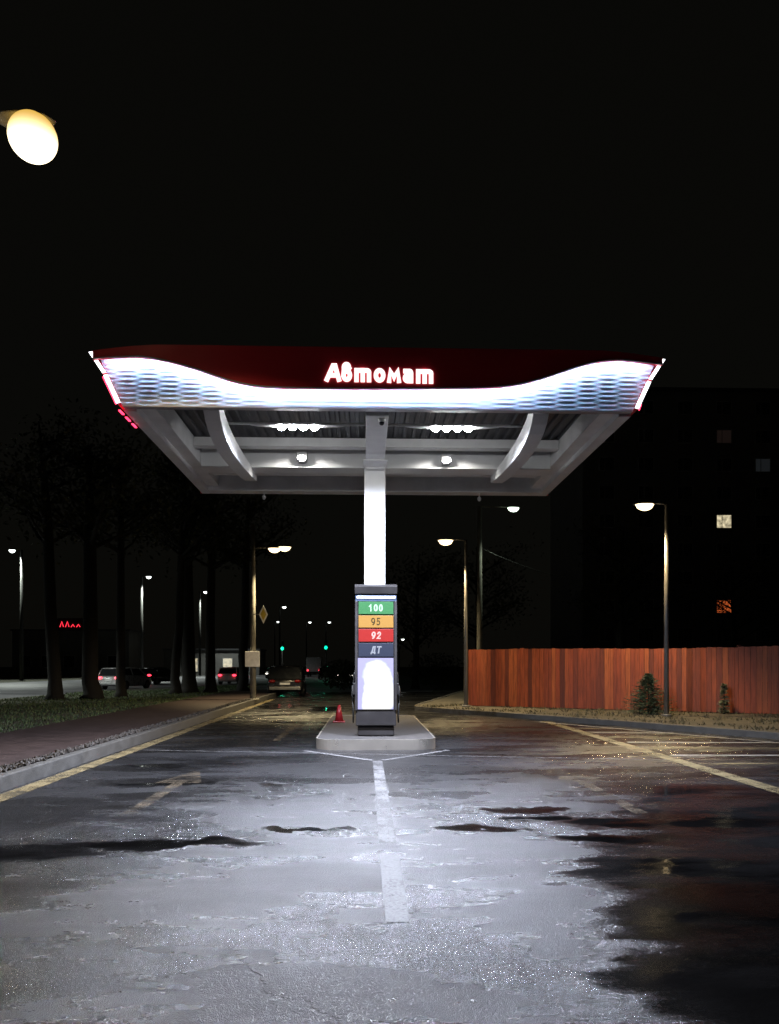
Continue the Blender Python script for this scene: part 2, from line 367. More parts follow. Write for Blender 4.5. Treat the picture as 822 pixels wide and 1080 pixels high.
def glyph(mb, ch, x0, x1, z0, z1, y, w, dep, slant=0):     # one character as flat raised strokes of width w
    for si, st in enumerate(GLYPH[ch]):
        p = [Vector((x0+w/2+u*(x1-x0-w)+slant*v*(z1-z0), z0+w/2+v*(z1-z0-w))) for u, v in st]
        closed = (p[0]-p[-1]).length < 1e-4
        if closed: p = p[:-1]
        n = len(p); A = []; B = []
        for i in range(n):
            a = p[i-1] if (i or closed) else p[0]; c = p[(i+1) % n] if (i < n-1 or closed) else p[-1]
            d1 = (p[i]-a); d2 = (c-p[i])
            d1 = d1.normalized() if d1.length > 1e-6 else d2.normalized(); d2 = d2.normalized() if d2.length > 1e-6 else d1
            n1 = Vector((-d1.y, d1.x)); n2 = Vector((-d2.y, d2.x)); m_ = (n1+n2).normalized(); k = min(1.8, 1/max(.3, m_.dot(n1)))
            q = p[i].copy()
            if not closed and i == 0: q -= d2*w/2
            if not closed and i == n-1: q += d1*w/2
            A.append(q+m_*w/2*k); B.append(q-m_*w/2*k)
        if closed: A.append(A[0]); B.append(B[0])
        yy = y-.0007*si
        mb.strip([(q.x, yy, q.y) for q in A], [(q.x, yy, q.y) for q in B], (0, dep, 0))

# ------------------------------------------------------------------ ground and roads
def sheet(name, poly, z, m, sub=0):
    mb = MB(); mb.face([(x, y, z) for x, y in poly]); o = mb.build(name, m, recalc=False)
    if o.data.polygons[0].normal.z < 0: o.data.flip_normals()
    return struct(o)
def slab(name, poly, z0, z1, m, bevel=0):
    return struct(MB().prism([(x, y, z0) for x, y in poly], (0, 0, z1-z0)).build(name, m, bevel=bevel))
sheet('ground', [(-600, -60), (600, -60), (600, 900), (-600, 900)], -.03, 'soil')
near_edge = [(-17.5, -30), (-17, 20), (-16.2, 34), (-15, 46), (-12.9, 54), (-9.5, 62), (-6.5, 75), (-4, 100), (-2, 150), (0, 300)]
far_edge = [(-36, -30), (-36, 20), (-35.5, 40), (-34.5, 70), (-32, 90), (-29, 110), (-24, 135), (-21, 160), (-19, 200), (-16, 300)]
sheet('avenue', near_edge + far_edge[::-1], -.012, 'road')
sheet('forecourt', [(-4.6, -12), (22, -12), (22, 14), (14, 46), (-4.6, 46)], 0, 'asphalt')
sheet('side_road', [(-9.0, 46.0), (4, 46.0), (6, 62), (-2, 105), (-5.8, 88), (-6.5, 75), (-9.2, 62), (-8.6, 58)], -.008, 'road')

# left side: kerb, red path, lawn
struct(MB().box(-4.77, -4.61, -8, 40, -.02, .20).build('kerb', 'concrete', bevel=.02))
slab('footpath', [(-7.7, -8), (-4.95, -8), (-4.95, 46), (-7.7, 46)], -.02, .17, 'red_path')
slab('lawn', [(-16.9, -8), (-7.7, -8), (-7.7, 46), (-8.8, 57), (-9.4, 60.5), (-12.8, 53.6), (-14.9, 45.7), (-16.1, 34)], -.025, .14, 'soil')
mb = MB(); rnd = random.Random(3)
for i in range(2600):                                     # grit swept up behind the kerb
    y = 6.5+rnd.random()**1.5*26; x = -4.86+rnd.gauss(0, .055); r = rnd.uniform(.012, .032)
    b4 = len(mb.bm.verts)
    g = bmesh.ops.create_icosphere(mb.bm, subdivisions=1, radius=r)
    s_ = Vector((rnd.uniform(.6, 1.5), rnd.uniform(.6, 1.5), rnd.uniform(.5, 1)))
    for v in g['verts']: v.co = Vector((v.co.x*s_.x, v.co.y*s_.y, v.co.z*s_.z))+Vector((x, y, .185+rnd.random()*.05))
struct(mb.box(-4.951, -4.768, -8, 40, -.02, .18).build('gravel_strip', 'gravel'), 'stuff')
mb = MB(); rnd = random.Random(4)
for i in range(26000):
    y = 9+rnd.random()**1.3*46; xl = -15.5 if y < 44 else -12.5+(y-44)*.2
    x = rnd.uniform(xl, -7.72)
    h = rnd.uniform(.04, .10); w = rnd.uniform(.006, .014)*(1+y/30); a = rnd.uniform(0, pi)
    dx, dy = cos(a)*w, sin(a)*w; tx, ty = rnd.gauss(0, .03), rnd.gauss(0, .03)
    mb.face([(x-dx, y-dy, .138), (x+dx, y+dy, .138), (x+tx, y+ty, .14+h)])
struct(mb.build('grass', 'grass', recalc=False), 'stuff')

# right side: verge behind a diagonal kerb
kl = [(13.5, 8.5), (11.2, 12.4), (8.95, 16.1), (6.5, 20.1), (4.1, 23.6), (2.2, 26.2), (1.75, 27.2), (1.9, 28.6), (3.2, 34), (6, 46)]
def offset(poly, d):
    out = []
    for i, p in enumerate(poly):
        a = Vector(poly[max(i-1, 0)]); b = Vector(poly[min(i+1, len(poly)-1)]); t = (b-a).normalized()
        out.append((p[0]+t.y*d, p[1]-t.x*d))
    return out
ko = offset(kl, .16)
struct(MB().strip([(x, y, .15) for x, y in kl], [(x, y, .15) for x, y in ko], (0, 0, -.17)).build('kerb', 'concrete', bevel=.015))
slab('verge', ko + [(40, 46), (40, 8.5)], -.02, .13, 'verge')
struct(MB().strip([(x, y, .156) for x, y in offset(kl, -.006)[4:8]], [(x, y, .156) for x, y in offset(kl, .12)[4:8]], (0, 0, -.15)).build('painted_kerb', 'faded_yellow'))
mb = MB(); rnd = random.Random(8)
for i in range(9000):                                     # dry grass tufts on the verge
    t = rnd.random()*(len(ko)-5)+1; k = int(t); f = t-k
    bx = ko[k][0]*(1-f)+ko[k+1][0]*f; by = ko[k][1]*(1-f)+ko[k+1][1]*f
    dd = rnd.random()*7+.1; x = bx+dd*.85; y = by+dd*.55
    if noise.noise((x*.8, y*.8, 0)) < -.05: continue
    a = rnd.uniform(0, pi); w = .02
    mb.face([(x-cos(a)*w, y-sin(a)*w, .128), (x+cos(a)*w, y+sin(a)*w, .128), (x+rnd.gauss(0, .04), y+rnd.gauss(0, .04), .13+rnd.uniform(.03, .10))])
struct(mb.build('dry_grass', mat('dry_grass', (.085, .075, .038), .8, var=.5, scale=2), recalc=False), 'stuff')

# painted markings, 4 mm above the asphalt
CX = .20
def mark(name, poly, m, z=.004): return sheet(name, poly, z, m)
def line(name, p, q, w, m, z=.004):
    p = Vector(p[:2]); q = Vector(q[:2]); t = (q-p).normalized(); n = Vector((-t.y, t.x))*w/2
    return mark(name, [tuple(p+n), tuple(q+n), tuple(q-n), tuple(p-n)], m, z)
mark('centre_line', [(CX-.075, 4.72), (CX+.075, 4.72), (CX+.085, 6.42), (CX-.085, 6.42)], 'white_paint')
mark('centre_line', [(CX-.08, 6.85), (CX+.08, 6.85), (CX+.08, 12.7), (CX-.08, 12.7)], 'faded_white')
line('island_chevron', (CX-.09, 12.75), (-1.15, 14.25), .12, 'faded_white', .008)
line('island_chevron', (CX+.09, 12.75), (1.55, 14.25), .12, 'faded_white', .008)
line('edge_line', (-4.40, -2), (-4.40, 36), .26, 'yellow_paint')
line('edge_line', (5.30, 6.0), (5.16, 21.5), .27, 'yellow_paint')
line('stop_line', (-4.2, 14.5), (5.1, 12.68), .06, 'faded_white', .0045)
for sx in (-2.55, 2.98):                                  # worn direction arrows in both lanes
    mark('lane_arrow', [(sx-.08, 8.1), (sx+.08, 8.1), (sx+.08, 10.4), (sx+.32, 10.4), (sx, 11.7), (sx-.32, 10.4), (sx-.08, 10.4)], 'faded_yellow')
line('guide_line', (-1.9, 16.2), (-1.9, 21.0), .16, 'faded_yellow')
line('guide_line', (2.3, 17.0), (2.3, 22.0), .14, 'faded_yellow')
for i in range(9):                                        # hatched no-stopping wedge beside the exit
    y = 12.2+i*1.15
    xr = 11.2-(y-12.4)*.615-.4
    a = (5.45, y-.0); b = (max(xr-.1, 5.9), y-.45+.25)
    if b[0]-a[0] > .6: line('hatch_line', a, b, .16, 'hatch_paint' if i % 2 else 'yellow_paint', .0045)
line('hatch_edge', (10.6, 12.1), (4.9, 21.4), .12, 'hatch_paint', .006)

# ------------------------------------------------------------------ filling station canopy
X0, X1, Y0, Y1, ZB = -3.80, 4.26, 11.98, 17.78, 5.62
XC = (X0+X1)/2; HW = (X1-X0)/2
FT = 6.55
can = thing('filling_station_canopy', 'white canopy on one square column with dark red front and lit rippled white band', 'canopy', (.19, 15.66, .2))
# column
cxc = .186
MB().box(cxc-.212, cxc+.212, 15.45, 15.87, .19, 5.62).build('column', 'white_metal', can, bevel=.012)
mb = MB().box(cxc-.19, cxc+.19, 15.28, 15.44, 5.57, 5.86); mb.box(cxc-.235, cxc+.235, 14.78, 15.46, 5.60, 5.625); mb.build('bracket', 'beam', can, bevel=.006)
# deck with ribs running front to back
mb = MB(); n = int((X1-X0)/.09); prof = []
x = X0+.02
k = 0
while x < X1-.1:
    prof += [(x, 6.05), (x+.06, 6.05), (x+.08, 6.10), (x+.16, 6.10)]; x += .18
for y_ in (0,):
    up = [(a, 12.0, b) for a, b in prof]; lo = [(a, 12.0, b+.006) for a, b in prof]
    mb.strip(up, lo, (0, 5.75, 0))
mb.build('roof_deck', 'deck', can)
MB().box(X0+.02, X1-.02, 12.02, 17.75, 6.42, 6.47).build('roof', 'deck', can)
# perimeter frame
mb = MB()
mb.box(X0, X0+.20, 12.06, Y1, ZB-.02, 6.14); mb.box(X1-.20, X1, 12.06, Y1, ZB-.02, 6.14)
mb.box(X0+.20, X0+.45, 12.06, Y1-.3, ZB+.08, 6.12); mb.box(X1-.45, X1-.20, 12.06, Y1-.3, ZB+.08, 6.12)
mb.box(X0+.203, X1-.203, Y1-.34, Y1, ZB-.018, 6.13)
mb.build('perimeter_frame', 'beam', can, bevel=.008)
MB().box(X0+.453, X1-.453, 12.08, 12.20, ZB+.06, 6.04).build('front_beam', 'deck', can, bevel=.006)
mb = MB().box(X0+.455, X1-.455, 15.50, 15.86, ZB+.01, 6.04); mb.box(X0+.456, X1-.456, 15.42, 15.94, ZB-.005, ZB+.018); mb.build('cross_beam', 'white_metal', can, bevel=.006)
mb = MB().box(X0+.454, X1-.454, 14.84, 14.94, 5.875, 6.045); mb.box(X0+.457, X1-.457, 14.78, 15.0, 5.86, 5.878); mb.build('cross_beam', 'beam', can, bevel=.005)
MB().box(X0+.454, X1-.454, 16.7, 16.85, 5.8, 6.04).build('cross_beam', 'beam', can, bevel=.005)
MB().box(cxc-.185, cxc+.185, 12.205, 14.775, ZB, 6.043).build('centre_beam', 'beam', can, bevel=.01)
MB().cyl((X0+1.3, 12.98, 5.72), (cxc-.19, 12.98, 5.72), .022).cyl((cxc+.19, 12.98, 5.72), (X1-1.3, 12.98, 5.72), .022).build('cable_conduit', 'beam', can)
# bowed hanging arms
for sx in (-1, 1):
    xa = cxc+sx*2.63
    low = [(12.1, 5.64), (12.25, 5.52), (12.45, 5.43), (12.8, 5.36), (13.2, 5.325), (13.7, 5.325), (14.3, 5.35), (14.9, 5.39), (15.6, 5.45), (16.25, 5.53)]
    high = [(12.1, 5.95), (12.35, 5.82), (12.6, 5.74), (12.95, 5.68), (13.3, 5.64), (13.75, 5.62), (14.3, 5.62), (14.9, 5.63), (15.6, 5.66), (16.25, 5.70)]
    MB().strip([(xa-.13, y, z) for y, z in high], [(xa-.13, y, z) for y, z in low], (.26, 0, 0)).build('bowed_arm', 'white_metal', can, bevel=.012)
# wave line of the front
wp = [(98, 379), (108, 378), (130, 377), (150, 377), (175, 381), (205, 389), (240, 401), (270, 407.5), (300, 409.3), (345, 410), (390, 410.2), (450, 410), (500, 409.5), (530, 408), (555, 404), (580, 397), (605, 388.5), (625, 383), (645, 380.5), (660, 380.5), (690, 384), (699, 385)]
YF = 11.80
wl = []
for px, py in wp:
    p = at(px, py, 1); d = YF/p.y
    wl.append(((p.x)*d, CH+(p.z-CH)*d))
def crom(pts, n):
    out = []
    for i in range(len(pts)-1):
        p0 = pts[max(i-1, 0)]; p1 = pts[i]; p2 = pts[i+1]; p3 = pts[min(i+2, len(pts)-1)]
        for k in range(n):
            t = k/n; f = lambda a, b, c, d: .5*((2*b)+(-a+c)*t+(2*a-5*b+4*c-d)*t*t+(-a+3*b-3*c+d)*t**3)
            out.append(tuple(f(*q) for q in zip(p0, p1, p2, p3)))
    out.append(pts[-1]); return out
wl = crom(wl, 6)
xl_, xr_ = wl[0][0], wl[-1][0]
def topz(x): return FT-.10*max(0, (abs(x-XC)-3.4)/1.0)**1.5
wl = [(x, min(z, topz(x)-.03)) for x, z in wl]
fp = MB().strip([(x, YF, topz(x)) for x, z in wl], [(x, YF, z) for x, z in wl], (0, .045, 0)).build('front_panel', 'red_panel', can)
MB().strip([(x, YF-.012, z+.022) for x, z in wl], [(x, YF-.012, z) for x, z in wl], (0, .010, 0)).build('glow_trim_strip', 'trim', fp)  # grey trim that also stands for the LED glow along the panel lip
inner = [(x, z) for x, z in wl if xl_+.15 < x < xr_-.15]
MB().tube([(x, YF+.058, z+.020) for x, z in inner], .010, 6).build('light_strip', 'led', fp)
# rippled white band behind it
hwz = lambda z: HW + (z-5.64)/(6.5-5.64)*.40
mb = MB(); NX, NZ = 620, 150; zlo, zhi = 5.655, 6.50; grid = []
for j in range(NZ+1):
    z = zlo+(zhi-zlo)*j/NZ; row = []
    for i in range(NX+1):
        x = XC+hwz(z)*(2*i/NX-1)
        u = (x-XC)/.66; v = z/.074; k = min(1, max(.15, (abs(x-XC)-.6)/2.2))
        y = 11.985 - .0078*cos(2*pi*v)*(k*cos(2*pi*u)+(1-k)*.55)
        row.append(mb.bm.verts.new((x, y, z)))
    grid.append(row)
for j in range(NZ):
    for i in range(NX):
        f = mb.bm.faces.new((grid[j][i], grid[j][i+1], grid[j+1][i+1], grid[j+1][i])); f.smooth = True
rb = mb.build('rippled_band', 'wave', can, recalc=False)
MB().box(X0+.02, X1-.02, 11.93, 12.05, 5.635, 5.655).build('bottom_trim', 'trim', can)
# flared side panels
for sx in (-1, 1):
    b0 = XC+sx*HW; b1 = XC+sx*(HW+.20); b2 = XC+sx*(HW+.42)
    pr = [(b0, 5.67), (b1, 6.10), (b2, 6.46), (b2+sx*.03, 6.45), (b1+sx*.045, 6.08), (b0+sx*.045, 5.655)]
    sp = MB().prism([(x, 11.86, z) for x, z in pr], (0, 5.92, 0)).build('side_panel', 'red_panel', can)
    e1 = [(b0-sx*.01, 5.67), (b1-sx*.01, 6.10), (b1+sx*.050, 6.085), (b0+sx*.05, 5.655)]
    MB().prism([(x, 11.848, z) for x, z in e1], (0, .010, 0)).build('edge_light', 'led_edge', sp)
    e2 = [(b1+sx*.01, 6.13), (b2, 6.45), (b2+sx*.055, 6.44), (b1+sx*.065, 6.12)]
    MB().prism([(x, 11.845, z) for x, z in e2], (0, .013, 0)).build('edge_light', 'led_edge', sp)
    e3 = [(b0+sx*.052, 5.65), (b1+sx*.052, 6.07), (b1+sx*.068, 6.06), (b0+sx*.068, 5.64)]
    if sx < 0:
        MB().prism([(x, 11.85, z) for x, z in e3], (0, .02, 0)).build('red_edge_light', 'red_led', sp)
        for k in range(3):
            y = 11.95+k*.33
            MB().box(b0-.055, b0-.02, y, y+.20, 5.572, 5.588).build('red_dash_light', 'red_led', sp)
    else:
        MB().prism([(x, 11.85, z) for x, z in [(b0+.052, 5.64), (b0+.085, 5.73), (b0+.10, 5.725), (b0+.068, 5.635)]], (0, .02, 0)).build('red_edge_light', 'red_led', sp)
MB().box(X0-.05, X1+.05, Y1+.003, Y1+.06, ZB, FT-.1).build('rear_panel', 'red_panel', can)
# glowing letters on the red panel
def gx(px): p = at(px, 395, 1); return p.x*YF/p.y
def gz(py): p = at(400, py, 1); return CH+(p.z-CH)*YF/p.y
word = [('А', 342.5, 360.5, 403.2, 384.2), ('в', 359.6, 372.2, 403.2, 382.6), ('т', 373, 392.6, 403.4, 388.8), ('о', 393.6, 407.4, 403.6, 388.6), ('м', 408, 423.6, 403.8, 389.0), ('а', 424.4, 436.8, 404, 389.0), ('т', 438, 458, 404.3, 389.2)]
for ch, a, b, c, d in word:
    mb = MB(); glyph(mb, ch, gx(a), gx(b), gz(c), gz(d), YF-.016, .068, .013)
    mb.build('letter', 'letter', fp)

# ------------------------------------------------------------------ fittings hung from the canopy
WARMW = (1, .97, .93); COOLW = (.76, .82, 1)
for side, x0, lab in ((-1, -1.14, 'slim white floodlight bar with four lit lamps, under the canopy left of the column'), (1, 1.465, 'slim white floodlight bar with four lit lamps, under the canopy right of the column')):
    fl = thing('floodlight_bar', lab, 'floodlight', (x0, 12.86, 5.63), 'floodlight bars under the canopy')
    rings = []
    for i in range(13):
        t = -1+2*i/12; hw = .055*(1-t*t)**.6+.004
        rings.append([(x0+t*.8, 12.86+cos(a)*hw*1.6, 5.655+sin(a)*hw*.55) for a in [2*pi*k/10 for k in range(10)]])
    MB().loft(rings).build('housing', 'beam', fl)
    MB().cyl((x0-.3, 12.9, 5.67), (x0-.3, 12.97, 5.72), .012).build('hanger', 'beam', fl)
    MB().cyl((x0+.3, 12.9, 5.67), (x0+.3, 12.97, 5.72), .012).build('hanger', 'beam', fl)
    for k in range(4):
        lx = x0+(k-1.5)*.185
        MB().ball((lx, 12.825, 5.615), .068, .06, .05, 14, 8).build('lamp_lens', 'white_lamp', fl)
        if k in (1, 2): lamp('floodlight_beam', 'SPOT', (lx, 12.80, 5.54), 950, COOLW, fl, .06, (lx, 12.6, 0), 176, .35)
        else: lamp('floodlight_beam', 'SPOT', (lx, 12.80, 5.54), 1600, COOLW, fl, .06, (lx, 11.8, 0), 138, 1)
for x0, zz, lab in ((-1.28, 5.80, 'small white box downlight on the canopy cross beam left of the column'), (1.63, 5.78, 'small white box downlight on the canopy cross beam right of the column')):
    dl = thing('box_downlight', lab, 'downlight', (x0, 15.48, zz), 'box downlights under the canopy')
    MB().box(x0-.095, x0+.095, 15.26, 15.47, zz-.07, zz+.09).build('housing', 'white_metal', dl, bevel=.012)
    MB().cyl((x0, 15.365, zz-.10), (x0, 15.365, zz-.071), .085, .09, 18).build('lens', 'frame', dl)
    lamp('downlight_beam', 'SPOT', (x0, 15.20, zz-.02), 50, WARMW, dl, .05, (x0, 15.42, 5.2), 165, .3)
dc = thing('dome_camera', 'small white dome camera under the front end of the canopy centre beam', 'camera', (.26, 12.35, 5.61))
MB().cyl((.26, 12.35, 5.56), (.26, 12.35, 5.615), .055, .06, 16).build('housing', 'white_plastic', dc)
MB().ball((.26, 12.35, 5.555), .045, .045, .045).build('dome', 'glass', dc)
for x0, lab in ((-2.33, 'small white sensor hanging under the rear left end of the canopy'), (2.63, 'small white sensor hanging under the rear right end of the canopy')):
    sn = thing('hanging_sensor', lab, 'sensor', (x0, 17.5, 5.6), 'sensors under the rear of the canopy')
    MB().cyl((x0, 17.5, 5.5), (x0, 17.5, 5.6), .012).build('stem', 'white_plastic', sn)
    MB().ball((x0, 17.49, 5.46), .045, .05, .055).build('housing', 'white_plastic', sn)

# ------------------------------------------------------------------ pump island
isl = thing('pump_island', 'raised concrete pump island with steel edge under the column', 'island', (.2, 17.5, 0))
def rr(x0, x1, y0, y1, r, n=6):
    out = []
    for cx_, cy_, a0 in ((x1-r, y1-r, 0), (x0+r, y1-r, pi/2), (x0+r, y0+r, pi), (x1-r, y0+r, 1.5*pi)):
        for i in range(n+1):
            a = a0+pi/2*i/n; out.append((cx_+r*cos(a), cy_+r*sin(a)))
    return out
IX0, IX1, IY0, IY1 = -.96, 1.36, 14.36, 21.5
MB().prism([(x, y, -.02) for x, y in rr(IX0+.03, IX1-.03, IY0+.03, IY1-.03, .39, 10)], (0, 0, .212)).build('slab', 'island_top', isl)
oe = rr(IX0, IX1, IY0, IY1, .42, 10); ie = rr(IX0+.029, IX1-.029, IY0+.029, IY1-.029, .391, 10)
MB().strip([(x, y, .20) for x, y in oe+oe[:1]], [(x, y, .20) for x, y in ie+ie[:1]], (0, 0, -.205)).build('steel_edge', 'steel', isl)

# ------------------------------------------------------------------ fuel dispenser totem
TX, TY = .205, 15.05
zt = lambda py: CH+(HY-py)/F*TY
tw = .415
fd = thing('fuel_dispenser', 'tall dark fuel dispenser with coloured grade panels and bright white screen on the island', 'fuel dispenser', (TX, TY+.2, .2))
MB().box(TX-.365, TX+.365, TY+.05, TY+.40, .193, .40).build('plinth', 'dark_case', fd, bevel=.03)
MB().box(TX-tw+.01, TX+tw-.01, TY, TY+.395, .405, zt(627)).build('cabinet', 'dark_case', fd, bevel=.02)
cap = MB().prism([(TX-tw-.005, y, z) for y, z in ((TY-.05, zt(626.5)), (TY-.10, zt(619)), (TY-.03, zt(616.5)), (TY+.40, zt(616.5)), (TY+.40, zt(626.8)))], (2*tw+.01, 0, 0)).build('cap', 'dark_case', fd, bevel=.008)
MB().box(TX-tw+.03, TX+tw-.03, TY-.045, TY-.025, zt(631), zt(629.0)).build('light_strip', 'cap_led', cap)
MB().box(TX-tw+.01, TX+tw-.01, TY-.024, TY-.002, zt(634), zt(628)).build('header_panel', 'blue_case', fd)
for z0, z1, w in ((634, 749, .05),):
    MB().box(TX-tw, TX-tw+w, TY-.03, TY-.001, zt(z1), zt(z0)).build('side_trim', 'dark_case', fd, bevel=.006)
    MB().box(TX+tw-w, TX+tw, TY-.03, TY-.001, zt(z1), zt(z0)).build('side_trim', 'dark_case', fd, bevel=.006)
rows = [('100', 634.6, 647.8, 'g100', 'n100', 16, 'green panel reading 100'), ('95', 649.2, 662, 'g95', 'n95', 11, 'amber panel reading 95'), ('92', 663.4, 676.8, 'g92', 'n92', 11.5, 'red panel reading 92'), ('ДТ', 678.2, 692.6, 'gdt', 'ndt', 11.5, 'slate grey panel with Cyrillic diesel letters')]
px = TY/F
for s_, a, b, m1, m2, wpx, lab in rows:
    pn = MB().box(TX-.345, TX+.345, TY-.022, TY-.002, zt(b), zt(a)).build('grade_panel', m1, fd, bevel=.004); pn['label'] = lab
    c_ = (a+b)/2; h_ = 3.9; nch = len(s_); cw = wpx/nch
    for k, ch in enumerate(s_):
        xa = TX-.005+(-wpx/2+k*cw)*px
        mb = MB(); glyph(mb, ch, xa+.006, xa+cw*px-.006, zt(c_+h_), zt(c_-h_), TY-.026, .019 if s_ == '95' else .027, .0045, .12 if s_ in ('92', 'ДТ') else 0)
        mb.build('digit' if s_ != 'ДТ' else 'letter', m2, pn)
MB().box(TX-.36, TX+.345, TY-.022, TY-.002, zt(748), zt(694)).build('screen', 'screen', fd, bevel=.004)
for sx in (-1, 1):
    hx = TX+sx*(tw+.012)
    nz = MB().box(hx-.035, hx+.035, TY+.12, TY+.28, 1.02, 1.25).build('nozzle_boot', 'dark_case', fd, bevel=.01)
    MB().tube([(hx+sx*.03, TY+.2, 1.2), (hx+sx*.045, TY+.22, 1.02), (hx+sx*.03, TY+.2, .88)], [.022, .026, .014]).build('nozzle', 'black', nz)
    MB().tube([(hx-sx*.02, TY+.34, 1.5), (hx+sx*.012, TY+.34, 1.42), (hx+sx*.03, TY+.34, 1.1), (hx+sx*.035, TY+.32, .75), (hx+sx*.03, TY+.3, .5), (hx+sx*.03, TY+.28, .45), (hx+sx*.02, TY+.26, .6), (hx+sx*.04, TY+.22, .9)], .016).build('hose', 'black', nz)
# cone behind the totem
p = Vector((-.66, 18.9, .20))
tc_ = thing('traffic_cone', 'small red traffic cone on the island behind the dispenser', 'traffic cone', p)
MB().box(p.x-.15, p.x+.15, p.y-.15, p.y+.15, .194, .225).build('foot', 'orange_plastic', tc_, bevel=.01)
MB().cyl((p.x, p.y, .226), (p.x, p.y, .62), .11, .03, 18).build('cone', 'orange_plastic', tc_)

# ------------------------------------------------------------------ street lamps
WARM = (1, .74, .38)
def street_lamp(label, base, h, arm, heads, lens, power, col, pm='galv', r=(.075, .05), group='street lamps round the filling station', name='street_lamp', hs=1.12, top=0, cone=128, bowl=.16, lit_r=1., aim=None):
    b = Vector(base); t = thing(name, label, 'street lamp', b, group)
    MB().cyl(b-Vector((0, 0, .02)), b+Vector((0, 0, h+top)), r[0], r[1], 14).build('pole', pm, t)
    MB().cyl(b-Vector((0, 0, .01)), b+Vector((0, 0, .05)), r[0]*2, r[0]*2, 12).build('base_plate', pm, t)
    a = Vector((*arm, 0)); u = a.normalized(); sd = Vector((-u.y, u.x, 0))
    for hd in range(heads):
        ln = a.length+hd*.42
        end = b+Vector((0, 0, h))+u*ln+Vector((0, 0, .06*hd))
        MB().tube([b+Vector((0, 0, h-.08)), b+Vector((0, 0, h+.0))+u*.08, end-u*.26*hs+Vector((0, 0, .02))], .028).build('arm', pm, t)
        rings = []
        for i in range(9):
            q = -1+2*i/8; w = (1-abs(q)**2.5)**.5*.13*hs+.01; z1 = .045*(1-q*q)+.012
            c = end+u*q*.3*hs
            rings.append([c+sd*w*cos(k)+Vector((0, 0, z1*sin(k) if sin(k) > 0 else .012*sin(k))) for k in [2*pi*j/12 for j in range(12)]])
        hh = MB().loft(rings).build('lamp_head', 'frame', t)
        rings = []
        for i in range(9):
            q = -1+2*i/8; w = (1-abs(q)**2.4)**.5*.115*hs*(lit_r*1.5 if lit_r > 1 else 1)+.004; dz = (bowl*(1-q*q)**.6+.008)*hs
            c = end+u*q*.24*hs-Vector((0, 0, .008))
            rings.append([c+sd*w*cos(k)+Vector((0, 0, dz*sin(k) if sin(k) < 0 else .003*sin(k))) for k in [2*pi*j/12 for j in range(12)]])
        if lit_r > 1: MB().ball(end-Vector((-.10, 0, .20)), .28, .28, .27, 32, 20).build('diffuser', lens, hh)  # oversized glowing ball added for the bloom around the nearest lamp
        else: MB().loft(rings).build('diffuser', lens, hh)
        if power: lamp('street_light_beam', 'SPOT', end-Vector((0, 0, (bowl+.10)*hs)), power/heads, col, t, .12*hs, aim or (end+u*2.3-Vector((0, 0, h))), cone, .45)
    return t
g1 = gnd(703, 755, .14)
street_lamp('metal street lamp with warm light before the wooden fence beside the spruce', g1, 6.3-.14, (-.62, .05), 1, 'warm_lamp', 1900, WARM)
g2 = gnd(491.5, 745, .14)
street_lamp('metal street lamp with warm light at the left end of the wooden fence', g2, 6.1-.14, (-.72, .05), 1, 'warm_lamp', 1700, WARM)
g3 = at(506, 640, 36); g3.z = 0
street_lamp('tall concrete lamp post with greenish white light behind the wooden fence', g3, 9.15, (1.65, .2), 1, 'cool_lamp', 500, (.85, 1, .8), 'conc_pole', (.15, .10), top=-.9 if False else 0, hs=1.2)
g4 = gnd(267, 738, .17)
lp = street_lamp('concrete lamp post with two warm lamps on one arm, beside the left kerb', g4, 6.35, (.9, .0), 2, 'warm_lamp', 3000, (1, .80, .45), 'conc_pole', (.13, .09), top=1.0)
g5 = Vector((-4.95, 9.25, .17))
street_lamp('nearest street lamp over the left kerb, its head a globe shaped for the yellow glare', g5, 7.98, (.85, .0), 1, 'sodium', 1300, (1, .80, .45), 'conc_pole', (.13, .09), hs=1.25, cone=112, bowl=.33, lit_r=1.35)
# boxes and plate on the concrete post
p = g4
bx_ = thing('notice_board', 'pale blank board strapped to the concrete lamp post with two lamps', 'sign', (p.x, p.y-.14, 1.6))
MB().box(p.x-.30, p.x+.30, p.y-.19, p.y-.15, 1.55, 2.2).build('plate', 'white_plastic', bx_, bevel=.01)
MB().box(p.x-.16, p.x+.16, p.y-.149, p.y-.125, 1.65, 1.70).build('strap', 'galv', bx_)
MB().box(p.x-.16, p.x+.16, p.y-.149, p.y-.125, 2.05, 2.10).build('strap', 'galv', bx_)
q = at(278, 648, 31)
ps = thing('priority_sign', 'small yellow and white diamond road sign beside the concrete lamp post', 'road sign', (q.x-.08, q.y, q.z))
MB().prism([(q.x+.26*cos(a)*.7, q.y, q.z+.38*sin(a)) for a in (0, pi/2, pi, 1.5*pi)], (0, .02, 0)).build('plate', 'white_plastic', ps)
MB().prism([(q.x+.17*cos(a)*.7, q.y-.006, q.z+.25*sin(a)) for a in (0, pi/2, pi, 1.5*pi)], (0, .004, 0)).build('face', 'yellow_sign', ps)
MB().box(p.x, q.x, q.y+.021, q.y+.05, q.z-.02, q.z+.02).build('bracket', 'galv', ps)

